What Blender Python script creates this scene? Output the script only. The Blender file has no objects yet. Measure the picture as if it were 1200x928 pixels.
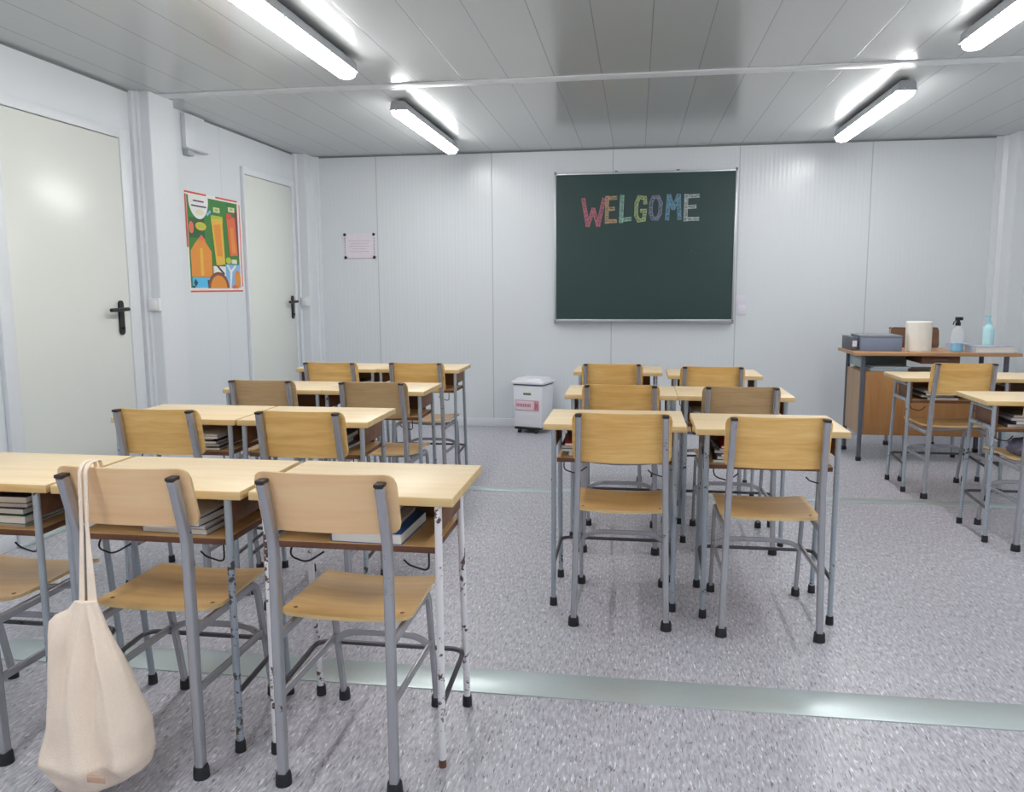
import bpy, bmesh, math, random
from mathutils import Vector, Matrix, noise
random.seed(7)
PI = math.pi
scn = bpy.context.scene
COL = scn.collection

# ------------------------------------------------------------------ materials
def newmat(name):
    m = bpy.data.materials.new(name); m.use_nodes = True
    nt = m.node_tree; nt.nodes.clear()
    out = nt.nodes.new('ShaderNodeOutputMaterial')
    b = nt.nodes.new('ShaderNodeBsdfPrincipled')
    nt.links.new(b.outputs[0], out.inputs[0])
    return m, nt, b

def N(nt, kind, **kw):
    n = nt.nodes.new(kind)
    for k, v in kw.items():
        if k in n.inputs.keys(): n.inputs[k].default_value = v
        else: setattr(n, k, v)
    return n

def srgb(r, g, b):
    f = lambda c: (c/255/12.92) if c/255 <= .04045 else ((c/255+.055)/1.055)**2.4
    return (f(r), f(g), f(b), 1)

def plain(name, col, rough=.5, metal=0, noise_amt=.06, scale=30, bump=0, spec=.5, coat=0, emit=None, alpha=1, trans=0):
    m, nt, b = newmat(name)
    tc = N(nt, 'ShaderNodeTexCoord')
    ns = N(nt, 'ShaderNodeTexNoise', Scale=scale, Detail=3.0)
    nt.links.new(tc.outputs['Object'], ns.inputs['Vector'])
    mx = N(nt, 'ShaderNodeMix', data_type='RGBA')
    c = col
    mx.inputs[6].default_value = (c[0]*(1-noise_amt), c[1]*(1-noise_amt), c[2]*(1-noise_amt), 1)
    mx.inputs[7].default_value = (min(1, c[0]*(1+noise_amt)), min(1, c[1]*(1+noise_amt)), min(1, c[2]*(1+noise_amt)), 1)
    nt.links.new(ns.outputs[0], mx.inputs[0]); nt.links.new(mx.outputs[2], b.inputs['Base Color'])
    b.inputs['Roughness'].default_value = rough; b.inputs['Metallic'].default_value = metal
    b.inputs['Specular IOR Level'].default_value = spec
    b.inputs['Coat Weight'].default_value = coat
    b.inputs['Alpha'].default_value = alpha
    b.inputs['Transmission Weight'].default_value = trans
    if bump:
        bp = N(nt, 'ShaderNodeBump', Strength=bump, Distance=.01)
        nt.links.new(ns.outputs[0], bp.inputs['Height']); nt.links.new(bp.outputs[0], b.inputs['Normal'])
    if emit:
        b.inputs['Emission Color'].default_value = emit[0]; b.inputs['Emission Strength'].default_value = emit[1]
    return m

def wood(name, c1, c2, rough=.35, gs=1.0, axis=0):
    m, nt, b = newmat(name)
    tc = N(nt, 'ShaderNodeTexCoord'); oi = N(nt, 'ShaderNodeObjectInfo')
    mp = N(nt, 'ShaderNodeMapping')
    sc = [22*gs]*3; sc[axis] = 1.6*gs
    mp.inputs['Scale'].default_value = sc
    add = N(nt, 'ShaderNodeVectorMath', operation='ADD')
    mul = N(nt, 'ShaderNodeMath', operation='MULTIPLY'); mul.inputs[1].default_value = 17.0
    nt.links.new(oi.outputs['Random'], mul.inputs[0])
    nt.links.new(tc.outputs['Object'], add.inputs[0]); nt.links.new(mul.outputs[0], add.inputs[1])
    nt.links.new(add.outputs[0], mp.inputs['Vector'])
    n1 = N(nt, 'ShaderNodeTexNoise', Scale=1.3, Detail=5.0, Distortion=.6)
    nt.links.new(mp.outputs[0], n1.inputs['Vector'])
    n2 = N(nt, 'ShaderNodeTexNoise', Scale=6.0, Detail=4.0)
    nt.links.new(mp.outputs[0], n2.inputs['Vector'])
    r = N(nt, 'ShaderNodeValToRGB')
    r.color_ramp.elements[0].position = .36; r.color_ramp.elements[1].position = .64
    r.color_ramp.elements[0].color = c2; r.color_ramp.elements[1].color = c1
    mm = N(nt, 'ShaderNodeMix', data_type='FLOAT'); mm.inputs[0].default_value = .35
    nt.links.new(n1.outputs[0], mm.inputs[2]); nt.links.new(n2.outputs[0], mm.inputs[3])
    nt.links.new(mm.outputs[0], r.inputs[0]); nt.links.new(r.outputs[0], b.inputs['Base Color'])
    b.inputs['Roughness'].default_value = rough
    return m

def chipped(name, col, chip, amount, rough=.38, metal=0.0):
    """painted steel tube, paint chipped off in small ragged spots"""
    m, nt, b = newmat(name)
    tc = N(nt, 'ShaderNodeTexCoord'); oi = N(nt, 'ShaderNodeObjectInfo')
    mul = N(nt, 'ShaderNodeMath', operation='MULTIPLY'); mul.inputs[1].default_value = 31.0
    nt.links.new(oi.outputs['Random'], mul.inputs[0])
    add = N(nt, 'ShaderNodeVectorMath', operation='ADD')
    nt.links.new(tc.outputs['Object'], add.inputs[0]); nt.links.new(mul.outputs[0], add.inputs[1])
    n1 = N(nt, 'ShaderNodeTexNoise', Scale=55.0, Detail=4.0, Roughness=.65)
    n2 = N(nt, 'ShaderNodeTexNoise', Scale=7.0, Detail=2.0)
    nt.links.new(add.outputs[0], n1.inputs['Vector']); nt.links.new(add.outputs[0], n2.inputs['Vector'])
    s = N(nt, 'ShaderNodeMath', operation='ADD')
    nt.links.new(n1.outputs[0], s.inputs[0]); nt.links.new(n2.outputs[0], s.inputs[1])
    r = N(nt, 'ShaderNodeValToRGB')
    r.color_ramp.elements[0].position = 1.0; r.color_ramp.elements[0].color = (0, 0, 0, 1)
    r.color_ramp.elements[0].position = amount; r.color_ramp.elements[1].position = min(1, amount+.012)
    h = N(nt, 'ShaderNodeMath', operation='MULTIPLY'); h.inputs[1].default_value = .5
    nt.links.new(s.outputs[0], h.inputs[0]); nt.links.new(h.outputs[0], r.inputs[0])
    mx = N(nt, 'ShaderNodeMix', data_type='RGBA')
    mx.inputs[6].default_value = col; mx.inputs[7].default_value = chip
    nt.links.new(r.outputs[0], mx.inputs[0]); nt.links.new(mx.outputs[2], b.inputs['Base Color'])
    b.inputs['Roughness'].default_value = rough; b.inputs['Metallic'].default_value = metal
    return m

def panelled(name, base, axis, spacing, offset, rib, rough, ribamt, seam_w=.006, coat=.0, seamcol=.45, spec=.5, bdist=.002):
    """metal sandwich panel: joints every `spacing` along axis and fine pressed ribs between them"""
    m, nt, b = newmat(name)
    tc = N(nt, 'ShaderNodeTexCoord'); sp = N(nt, 'ShaderNodeSeparateXYZ')
    nt.links.new(tc.outputs['Object'], sp.inputs[0])
    src = sp.outputs[axis]
    a = N(nt, 'ShaderNodeMath', operation='SUBTRACT'); a.inputs[1].default_value = offset - spacing/2
    nt.links.new(src, a.inputs[0])
    md = N(nt, 'ShaderNodeMath', operation='FLOORED_MODULO'); md.inputs[1].default_value = spacing
    nt.links.new(a.outputs[0], md.inputs[0])
    d = N(nt, 'ShaderNodeMath', operation='SUBTRACT'); d.inputs[1].default_value = spacing/2
    nt.links.new(md.outputs[0], d.inputs[0])
    ab = N(nt, 'ShaderNodeMath', operation='ABSOLUTE'); nt.links.new(d.outputs[0], ab.inputs[0])
    lt = N(nt, 'ShaderNodeMapRange', interpolation_type='SMOOTHSTEP')
    lt.inputs['From Min'].default_value = seam_w*.35; lt.inputs['From Max'].default_value = seam_w
    nt.links.new(ab.outputs[0], lt.inputs['Value'])
    mx = N(nt, 'ShaderNodeMix', data_type='RGBA')
    mx.inputs[6].default_value = (base[0]*seamcol, base[1]*seamcol, base[2]*seamcol, 1); mx.inputs[7].default_value = base
    nt.links.new(lt.outputs[0], mx.inputs[0]); nt.links.new(mx.outputs[2], b.inputs['Base Color'])
    # ribs
    k = N(nt, 'ShaderNodeMath', operation='MULTIPLY'); k.inputs[1].default_value = 2*PI/rib
    nt.links.new(src, k.inputs[0])
    sn = N(nt, 'ShaderNodeMath', operation='SINE'); nt.links.new(k.outputs[0], sn.inputs[0])
    k2 = N(nt, 'ShaderNodeMath', operation='MULTIPLY'); k2.inputs[1].default_value = 2*PI/(rib*2.7)
    nt.links.new(src, k2.inputs[0])
    sn2 = N(nt, 'ShaderNodeMath', operation='SINE'); nt.links.new(k2.outputs[0], sn2.inputs[0])
    ad = N(nt, 'ShaderNodeMath', operation='MULTIPLY_ADD'); ad.inputs[1].default_value = .5
    nt.links.new(sn2.outputs[0], ad.inputs[0]); nt.links.new(sn.outputs[0], ad.inputs[2])
    ad2 = N(nt, 'ShaderNodeMath', operation='MULTIPLY_ADD'); ad2.inputs[1].default_value = ribamt
    nt.links.new(ad.outputs[0], ad2.inputs[0]); nt.links.new(lt.outputs[0], ad2.inputs[2])
    bp = N(nt, 'ShaderNodeBump', Strength=1.0, Distance=bdist)
    nt.links.new(ad2.outputs[0], bp.inputs['Height']); nt.links.new(bp.outputs[0], b.inputs['Normal'])
    b.inputs['Roughness'].default_value = rough; b.inputs['Coat Weight'].default_value = coat
    b.inputs['Coat Roughness'].default_value = .12
    b.inputs['Specular IOR Level'].default_value = spec
    return m

def floor_mat():
    m, nt, b = newmat('speckled_vinyl')
    tc = N(nt, 'ShaderNodeTexCoord')
    def streak(sx, sy, lo, hi, rot=0):
        mp = N(nt, 'ShaderNodeMapping'); mp.inputs['Scale'].default_value = (sx, sy, 1); mp.inputs['Rotation'].default_value = (0, 0, rot)
        nt.links.new(tc.outputs['Object'], mp.inputs['Vector'])
        n = N(nt, 'ShaderNodeTexNoise', Scale=1.0, Detail=1.5, Roughness=.5, Distortion=.2)
        nt.links.new(mp.outputs[0], n.inputs['Vector'])
        r = N(nt, 'ShaderNodeMapRange'); r.inputs['From Min'].default_value = lo; r.inputs['From Max'].default_value = hi
        nt.links.new(n.outputs[0], r.inputs['Value']); return r.outputs[0]
    base = N(nt, 'ShaderNodeMix', data_type='RGBA')
    base.inputs[6].default_value = srgb(164, 163, 173); base.inputs[7].default_value = srgb(194, 194, 204)
    nt.links.new(streak(120, 26, .36, .64), base.inputs[0])
    m2 = N(nt, 'ShaderNodeMix', data_type='RGBA'); m2.inputs[7].default_value = srgb(118, 115, 124)
    nt.links.new(base.outputs[2], m2.inputs[6]); nt.links.new(streak(160, 28, .615, .69, .05), m2.inputs[0])
    m3 = N(nt, 'ShaderNodeMix', data_type='RGBA'); m3.inputs[7].default_value = srgb(228, 230, 238)
    nt.links.new(m2.outputs[2], m3.inputs[6]); nt.links.new(streak(150, 26, .62, .70, -.06), m3.inputs[0])
    nt.links.new(m3.outputs[2], b.inputs['Base Color'])
    b.inputs['Roughness'].default_value = .36
    b.inputs['Specular IOR Level'].default_value = .45
    return m

M = {}
M['floor'] = floor_mat()
M['ceil'] = panelled('ceiling_sheet', srgb(186, 190, 191), 0, .2712, .056, .068, .175, .10, .0035, coat=0, seamcol=.6, spec=.56, bdist=.0004)
M['wall_back'] = panelled('wall_panel_back', srgb(219, 225, 230), 0, 1.0866, -.2207, .036, .26, .20, .006, coat=.0, seamcol=.72, bdist=.0010)
M['wall_side'] = panelled('wall_panel_side', srgb(219, 225, 230), 1, 1.0866, .43, .036, .33, .12, .005, coat=.0, seamcol=.85, bdist=.0008)
M['white_trim'] = plain('white_trim', srgb(222, 227, 232), .35, noise_amt=.02)
M['door'] = plain('door_cream', srgb(224, 228, 222), .26, noise_amt=.015, scale=3)
M['jamb'] = plain('dark_gap', srgb(120, 124, 126), .6)
M['strip'] = plain('brushed_aluminium', srgb(196, 208, 210), .33, metal=.45, scale=60, noise_amt=.04)
M['alu'] = plain('aluminium', srgb(190, 194, 198), .32, metal=.7)
M['black_plastic'] = plain('black_plastic', srgb(24, 24, 27), .45)
M['rubber'] = plain('black_rubber', srgb(34, 34, 40), .6, bump=.2)
M['brown_cap'] = plain('brown_plastic_cap', srgb(52, 38, 36), .5)
M['grey_paint'] = chipped('grey_paint', srgb(177, 178, 184), srgb(96, 86, 84), .65, .27, .55)
M['blue_grey_paint'] = chipped('blue_grey_paint', srgb(164, 174, 184), srgb(84, 76, 72), .60, .36, .2)
M['white_paint'] = chipped('white_chipped_paint', srgb(232, 231, 236), srgb(96, 74, 70), .560, .4)
M['dark_metal'] = chipped('dark_steel', srgb(84, 82, 88), srgb(60, 52, 50), .6, .4, .4)
M['wire'] = plain('dark_wire', srgb(52, 54, 60), .4, metal=.6)
M['top'] = wood('birch_laminate', srgb(240, 221, 186), srgb(232, 206, 164), .38, .8)
M['top_edge'] = wood('birch_edge', srgb(226, 198, 146), srgb(210, 180, 126), .5, 1.4)
M['ply_yellow'] = wood('yellow_plywood', srgb(250, 208, 134), srgb(230, 178, 100), .36, 1.0)
M['ply_pink'] = wood('pale_plywood', srgb(253, 216, 168), srgb(246, 201, 150), .42, .6)
M['ply_brown'] = wood('brown_plywood', srgb(204, 174, 130), srgb(182, 148, 106), .45, .8)
M['ply_seat'] = wood('seat_plywood', srgb(226, 184, 122), srgb(208, 162, 96), .32, .7)
M['chip_top'] = wood('shelf_board', srgb(206, 168, 116), srgb(188, 148, 98), .5, 1.0)
M['chip_edge'] = plain('dark_board_edge', srgb(108, 72, 54), .65, noise_amt=.3, scale=60)
M['brown_panel'] = wood('brown_side_board', srgb(122, 86, 62), srgb(102, 70, 50), .55, 1.2)
M['rivet'] = plain('rivet', srgb(130, 92, 66), .4, metal=.3)
M['board'] = plain('chalkboard_green', srgb(36, 64, 62), .42, noise_amt=.14, scale=3.5)
M['cloth'] = plain('calico', srgb(245, 228, 211), .95, noise_amt=.05, scale=180, bump=.25, spec=.1)
M['patch'] = plain('brown_patch', srgb(206, 170, 150), .8)
M['plastic_white'] = plain('white_plastic', srgb(232, 234, 240), .3, noise_amt=.02)
M['housing'] = plain('grey_lamp_housing', srgb(168, 172, 178), .4, noise_amt=.02)
M['diffuser'] = plain('lit_diffuser', (.9, .9, .9, 1), .4, noise_amt=0, emit=((1.0, .99, .97, 1), 37.5))
M['clear'] = plain('lamp_clip', srgb(205, 210, 215), .3)

# ------------------------------------------------------------------ mesh builder
class MB:
    def __init__(s): s.v = []; s.f = []; s.mi = []; s.mats = []; s.cur = 0
    def mat(s, m):
        if m not in s.mats: s.mats.append(m)
        s.cur = s.mats.index(m); return s
    def add(s, vs, fs):
        o = len(s.v); s.v += [tuple(v) for v in vs]
        s.f += [tuple(i+o for i in f) for f in fs]; s.mi += [s.cur]*len(fs); return s
    def box(s, x0, x1, y0, y1, z0, z1, bev=0, mtx=None):
        bm = bmesh.new(); bmesh.ops.create_cube(bm, size=1)
        for v in bm.verts:
            v.co = Vector(((x0+x1)/2+v.co.x*(x1-x0), (y0+y1)/2+v.co.y*(y1-y0), (z0+z1)/2+v.co.z*(z1-z0)))
        if bev: bmesh.ops.bevel(bm, geom=bm.edges[:], offset=bev, segments=2, profile=.5, affect='EDGES')
        if mtx: bmesh.ops.transform(bm, matrix=mtx, verts=bm.verts)
        bm.verts.index_update()
        s.add([v.co.copy() for v in bm.verts], [[v.index for v in f.verts] for f in bm.faces]); bm.free(); return s
    def sweep(s, path, sec, side=None, close=True):
        """sec: list of (a, b): a along side, b along normal"""
        P = [Vector(p) for p in path]; n = len(P); rings = []
        up = None
        for i in range(n):
            t = (P[min(i+1, n-1)]-P[max(i-1, 0)]).normalized()
            if side is not None:
                sd = Vector(side); sd = (sd - t*sd.dot(t)).normalized()
            else:
                if up is None:
                    a = Vector((0, 0, 1)) if abs(t.z) < .9 else Vector((1, 0, 0))
                    up = (a - t*a.dot(t)).normalized()
                else: up = (up - t*up.dot(t)).normalized()
                sd = up
            nm = t.cross(sd).normalized()
            # mitre: widen at sharp corners
            rings.append([P[i]+sd*a+nm*b for a, b in sec])
        k = len(sec); vs = [v for r in rings for v in r]; fs = []
        for i in range(n-1):
            for j in range(k):
                fs.append((i*k+j, i*k+(j+1) % k, (i+1)*k+(j+1) % k, (i+1)*k+j))
        if close:
            fs.append(tuple(range(k))[::-1]); fs.append(tuple((n-1)*k+j for j in range(k)))
        return s.add(vs, fs)
    def tube(s, path, r, n=10, side=None):
        return s.sweep(path, [(r*math.cos(2*PI*j/n), r*math.sin(2*PI*j/n)) for j in range(n)], side)
    def lathe(s, prof, cx=0, cy=0, n=24, mtx=None):
        vs = []; fs = []
        for r, z in prof:
            for j in range(n): vs.append(Vector((cx+r*math.cos(2*PI*j/n), cy+r*math.sin(2*PI*j/n), z)))
        for i in range(len(prof)-1):
            for j in range(n): fs.append((i*n+j, i*n+(j+1) % n, (i+1)*n+(j+1) % n, (i+1)*n+j))
        fs.append(tuple(range(n))[::-1]); fs.append(tuple((len(prof)-1)*n+j for j in range(n)))
        if mtx: vs = [mtx @ v for v in vs]
        return s.add(vs, fs)
    def prism(s, poly, fn, t0, t1):
        """poly in (a, b); fn(a, b, t) -> point"""
        k = len(poly); vs = [fn(a, b, t0) for a, b in poly]+[fn(a, b, t1) for a, b in poly]
        fs = [tuple(range(k))[::-1], tuple(range(k, 2*k))]+[(j, (j+1) % k, k+(j+1) % k, k+j) for j in range(k)]
        return s.add(vs, fs)
    def build(s, name, mat=None, parent=None, smooth=35, loc=None):
        me = bpy.data.meshes.new(name); me.from_pydata(s.v, [], s.f)
        mats = s.mats if s.mats else [mat]
        for m in mats: me.materials.append(m)
        if s.mats: me.polygons.foreach_set('material_index', s.mi)
        bm = bmesh.new(); bm.from_mesh(me); bmesh.ops.recalc_face_normals(bm, faces=bm.faces)
        bm.to_mesh(me); bm.free()
        if smooth:
            me.polygons.foreach_set('use_smooth', [True]*len(me.polygons))
            try: me.set_sharp_from_angle(angle=math.radians(smooth))
            except Exception: pass
        me.update()
        o = bpy.data.objects.new(name, me); COL.objects.link(o)
        if parent: o.parent = parent
        if loc: o.location = loc
        return o

def rrect(w, h, r, n=3):
    out = []
    for cx, cy, a0 in ((w/2-r, h/2-r, 0), (-w/2+r, h/2-r, 90), (-w/2+r, -h/2+r, 180), (w/2-r, -h/2+r, 270)):
        for i in range(n+1):
            a = math.radians(a0+90*i/n); out.append((cx+r*math.cos(a), cy+r*math.sin(a)))
    return out

def fillet(pts, r, n=5):
    P = [Vector(p) for p in pts]; out = [P[0]]
    for i in range(1, len(P)-1):
        a = (P[i-1]-P[i]); b = (P[i+1]-P[i]); rr = min(r, a.length*.45, b.length*.45)
        A = P[i]+a.normalized()*rr; B = P[i]+b.normalized()*rr
        for k in range(n+1):
            t = k/n; out.append(A*(1-t)**2+P[i]*2*t*(1-t)+B*t*t)
    out.append(P[-1]); return out

def tag(o, label=None, cat=None, group=None, kind=None):
    if label: o['label'] = label
    if cat: o['category'] = cat
    if group: o['group'] = group
    if kind: o['kind'] = kind
    return o

def empty(name, loc=(0, 0, 0), rz=0):
    o = bpy.data.objects.new(name, None); COL.objects.link(o); o.empty_display_size = .1
    o.location = loc; o.rotation_euler = (0, 0, rz); return o

def struct(name, mb, mat=None, parent=None, smooth=35, label=None):
    o = mb.build(name, mat, parent, smooth)
    if not parent: o['kind'] = 'structure'
    if label: o['label'] = label
    return o

def copy_tree(o, parent=None):
    c = o.copy(); COL.objects.link(c); c.parent = parent
    for ch in [x for x in bpy.data.objects if x.parent == o]: copy_tree(ch, c)
    return c

def children(o): return [x for x in bpy.data.objects if x.parent == o]

# ------------------------------------------------------------------ room shell
XW, YB, YF, H = 3.1, 7.42, -2.35, 2.505
struct('floor', MB().box(-XW-.1, XW+.1, YF-.1, YB+.1, -.08, 0), M['floor'], smooth=0)
struct('ceiling', MB().box(-XW-.1, XW+.1, YF-.1, YB+.1, H, H+.08), M['ceil'], smooth=0)
struct('wall_back', MB().box(-XW-.1, XW+.1, YB, YB+.1, 0, H), M['wall_back'], smooth=0)
struct('wall_front', MB().box(-XW-.1, XW+.1, YF-.1, YF, 0, H), M['wall_back'], smooth=0)
struct('wall_left', MB().box(-XW-.1, -XW, YF, YB, 0, H), M['wall_side'], smooth=0)
struct('wall_right', MB().box(XW, XW+.1, YF, YB, 0, H), M['wall_side'], smooth=0)

def baseboard(name, x0, x1, y0, y1): struct(name, MB().box(x0, x1, y0, y1, 0, .078, .004), M['white_trim'])
baseboard('baseboard_back', -2.93, 2.91, YB-.014, YB)
baseboard('baseboard_right', XW-.014, XW, YF, 7.19)
baseboard('baseboard_left', -XW, -XW+.014, 5.06, 6.12)

# joints between the container modules: floor strips and ceiling cover strips
k = 0
for y0, y1 in ((2.425, 2.585), (5.01, 5.115)):
    k += 1; struct('trim_%d' % k, MB().box(-XW, XW, y0, y1, 0, .0035, .001), M['strip'])
for y0, y1 in ((4.875, 4.985), (2.43, 2.54)):
    k += 1; struct('trim_%d' % k, MB().box(-XW, XW, y0, y1, H-.006, H, .002), M['white_trim'])
# thin shadow-gap angle along the wall heads
def angle_run(p0, p1, nx, ny):
    global k
    k += 1
    mb = MB()
    x0, x1 = sorted((p0[0], p1[0]+nx*.006)); y0, y1 = sorted((p0[1], p1[1]+ny*.006))
    mb.box(x0, x1, y0, y1, H-.012, H)
    struct('trim_%d' % k, mb, M['jamb'], smooth=0)
angle_run((-XW+.001, YB), (XW-.001, YB), 0, -1)
angle_run((-XW, YF), (-XW, 4.76), 1, 0)
angle_run((-XW, 5.62), (-XW, 7.18), 1, 0)
angle_run((XW, YF), (XW, 7.18), -1, 0)
# corner and module posts (folded sheet profiles)
def post(poly):
    global k
    k += 1
    mb = MB().prism(poly, lambda a, b, t: Vector((a, b, t)), 0, H-.001)
    struct('trim_%d' % k, mb, M['white_trim'], smooth=20)
# mid-left post with stepped front face
post([(-3.1, 4.755), (-3.075, 4.755), (-3.068, 4.775), (-3.052, 4.775), (-3.045, 4.79), (-2.985, 4.79), (-2.98, 4.795), (-2.98, 5.06), (-3.1, 5.06)])
# back-left post
post([(-3.1, 7.17), (-3.07, 7.17), (-3.06, 7.19), (-2.985, 7.19), (-2.98, 7.2), (-2.98, 7.375), (-2.965, 7.38), (-2.965, 7.40), (-2.94, 7.405), (-2.94, 7.42), (-3.1, 7.42)])
# back-right post
post([(3.1, 7.19), (2.99, 7.19), (2.985, 7.2), (2.985, 7.36), (2.955, 7.38), (2.955, 7.40), (2.91, 7.405), (2.91, 7.42), (3.1, 7.42)])
# mid-right post
post([(3.1, 4.79), (2.985, 4.79), (2.98, 4.795), (2.98, 5.06), (3.1, 5.06)])

# doors on the left wall
def door(n, y0, y1, ztop, yh, fw0, fw1):
    X = -XW
    fr = MB()
    fr.box(X, X+.028, y0-fw0, y0-.004, 0, ztop+.06, .004)
    fr.box(X, X+.028, y1+.004, y1+fw1, 0, ztop+.06, .004)
    fr.box(X, X+.028, y0-.004, y1+.004, ztop+.004, ztop+.06, .004)
    d = empty('door_%d' % n, (X, (y0+y1)/2, 0)); d['kind'] = 'structure'
    def loc(o): o.location = (-X, -(y0+y1)/2, 0); return o
    loc(fr.build('door_frame', M['white_trim'], d))
    loc(MB().box(X, X+.004, y0-.004, y1+.004, 0, ztop+.004).build('door_gap', M['jamb'], d, 0))
    loc(MB().box(X+.004, X+.022, y0, y1, .01, ztop, .002).build('door_leaf', M['door'], d))
    h = MB()
    pl = fillet([(0, yh-.0, 1.04), (0, yh, 1.2)], .01)
    # long escutcheon plate with rounded ends
    cap = [(.021*math.cos(a), .085+.021*math.sin(a)) for a in [PI*i/8 for i in range(9)]]
    cap += [(.023*math.cos(a), -.075+.026*math.sin(a)) for a in [PI+PI*i/8 for i in range(9)]]
    h.prism([(a+yh, b+1.125) for a, b in cap], lambda a, b, t: Vector((X+t, a, b)), .022, .034)
    h.tube([(X+.03, yh, 1.178), (X+.075, yh, 1.178)], .010, 10)
    h.tube(fillet([(X+.070, yh+.012, 1.179), (X+.072, yh, 1.179), (X+.068, yh-.150, 1.176)], .02), .0115, 10)
    h.lathe([(.009, 0), (.009, .012)], mtx=Matrix.Translation((X+.033, yh, 1.065)) @ Matrix.Rotation(PI/2, 4, 'Y'), n=12)
    ho = h.build('door_handle', M['black_plastic'], d); loc(ho); ho['label'] = 'black lever door handle on a long plate'
door(1, 3.655, 4.605, 2.192, 4.51, .09, .11)
door(2, 6.195, 7.075, 2.192, 7.005, .03, .055)
struct('trim_20', MB().box(-XW, -XW+.055, 3.55, 4.75, 0, .014, .003), M['strip'])
struct('baseboard_left_near', MB().box(-XW, -XW+.014, YF, 3.56, 0, .078, .004), M['white_trim'])

# ------------------------------------------------------------------ desks
DT = .757       # desk top height
LEG_R = .0102
def foot_mb(x, y, r=.0145):
    return MB().lathe([(r*1.05, 0), (r*1.05, .006), (r*.98, .03), (r*.9, .034)], x, y, 14)

def make_desk(legmat, h=DT, rails=False, bare=False, lx=.24):
    d = empty('school_desk')
    W = .5645
    tb = MB().mat(M['top_edge'])
    tb.box(-W/2, W/2, -.012, .388, h-.024, h-.0015, .0015)
    tb.mat(M['top'])
    tb.box(-W/2+.001, W/2-.001, -.011, .387, h-.003, h, .001)
    tb.build('tabletop', None, d)
    for s in (-1, 1):
        x = s*lx
        lm = MB().tube([(x, 0, .0 if bare and s > 0 else .01), (x, 0, h-.024)], LEG_R, 12)
        l = lm.build('leg', legmat, d)
        if bare and s > 0: MB().lathe([(LEG_R+.0006, 0), (LEG_R+.0006, .022)], x, 0, 12).build('rusty_end', M['chip_edge'], l)
        else: foot_mb(x, 0).build('rubber_foot', M['rubber'], l)
        lm = MB().tube([(x, .332, .01), (x, .262, h-.055), (x, .256, h-.024)], LEG_R, 12)
        l = lm.build('leg', legmat, d); foot_mb(x, .332).build('rubber_foot', M['rubber'], l)
        if rails:
            MB().tube([(x, .008, h-.044), (x, .262, h-.044)], .0085, 10).build('side_rail', legmat, d)
            MB().tube(fillet([(x, .004, h-.185), (x, .02, h-.14), (x, .265, h-.14)], .02), .0115, 10).build('side_rail', legmat, d)
            xi = x - s*.014
        else: xi = x + s*.004
        MB().box(min(xi, xi-s*.012), max(xi, xi-s*.012), .0115, .252, h-(.158 if rails else .098), h-.026, .001).build('side_panel', M['brown_panel'], d)
    sh = MB().mat(M['chip_edge']).box(-lx+.012, lx-.012, .010, .300, h-.158, h-.141, .001)
    sh.mat(M['chip_top']).box(-lx+.013, lx-.013, .011, .299, h-.1415, h-.1395)
    sh.build('shelf', None, d)
    MB().box(-.21, .21, .288, .300, h-.139, h-.026).build('back_panel', M['brown_panel'], d)
    z = .185
    fr = fillet([(-lx, .0, z-.012), (-lx+.004, .318, z+.005), (lx-.004, .318, z+.005), (lx, .0, z-.012)], .045, 6)
    MB().tube(fr, .0078, 8).build('footrest', M['dark_metal'], d)
    hk = fillet([(.205, .03, h-.158), (.205, .03, h-.215), (.150, .03, h-.200), (.135, .03, h-.185)], .02)
    MB().tube(hk, .0028, 6).build('bag_hook', M['wire'], d)
    hk = fillet([(-.205, .10, h-.158), (-.205, .06, h-.200), (-.150, .05, h-.214), (-.11, .08, h-.190)], .02)
    MB().tube(hk, .0028, 6).build('bag_hook', M['wire'], d)
    return d

# ------------------------------------------------------------------ chairs
def curved_plate(w, h, th, rc, bow, nx=14, ny=8):
    """rounded rectangle plate in (u, v), bowed: returns verts fn list"""
    # superellipse-ish boundary by clamping the grid into the rounded rect
    bm_v = []; fs = []
    def rc_x(v):
        d = abs(v)-(h/2-rc)
        return w/2 if d <= 0 else (w/2-rc)+math.sqrt(max(rc*rc-d*d, 0))
    vs_ = [-h/2, -h/2+rc*.12, -h/2+rc*.4, -h/2+rc]+[(-h/2+rc)+(h-2*rc)*i/ny for i in range(1, ny)]+[h/2-rc, h/2-rc*.4, h/2-rc*.12, h/2]
    for v in vs_:
        X = rc_x(v)
        for i in range(nx+1):
            bm_v.append((X*(-1+2*i/nx), v))
    n = nx+1
    for j in range(len(vs_)-1):
        for i in range(nx): fs.append((j*n+i, j*n+i+1, (j+1)*n+i+1, (j+1)*n+i))
    return bm_v, fs, len(vs_), n

def plate_mesh(mb, w, h, th, rc, fn, nx=14, ny=8, mat_face=None, mat_edge=None):
    uv, fs, nr, n = curved_plate(w, h, th, rc, 0, nx, ny)
    A = [fn(u, v, th/2) for u, v in uv]; B = [fn(u, v, -th/2) for u, v in uv]; k = len(uv)
    if mat_face: mb.mat(mat_face)
    mb.add(A+B, fs+[tuple(i+k for i in f)[::-1] for f in fs])
    if mat_edge: mb.mat(mat_edge)
    ring = [i for i in range(n)]+[j*n+n-1 for j in range(1, nr)]+[(nr-1)*n+i for i in range(n-2, -1, -1)]+[j*n for j in range(nr-2, 0, -1)]
    vs = [A[i] for i in ring]+[B[i] for i in ring]; m = len(ring)
    mb.add(vs, [(j, (j+1) % m, m+(j+1) % m, m+j) for j in range(m)])

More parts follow.
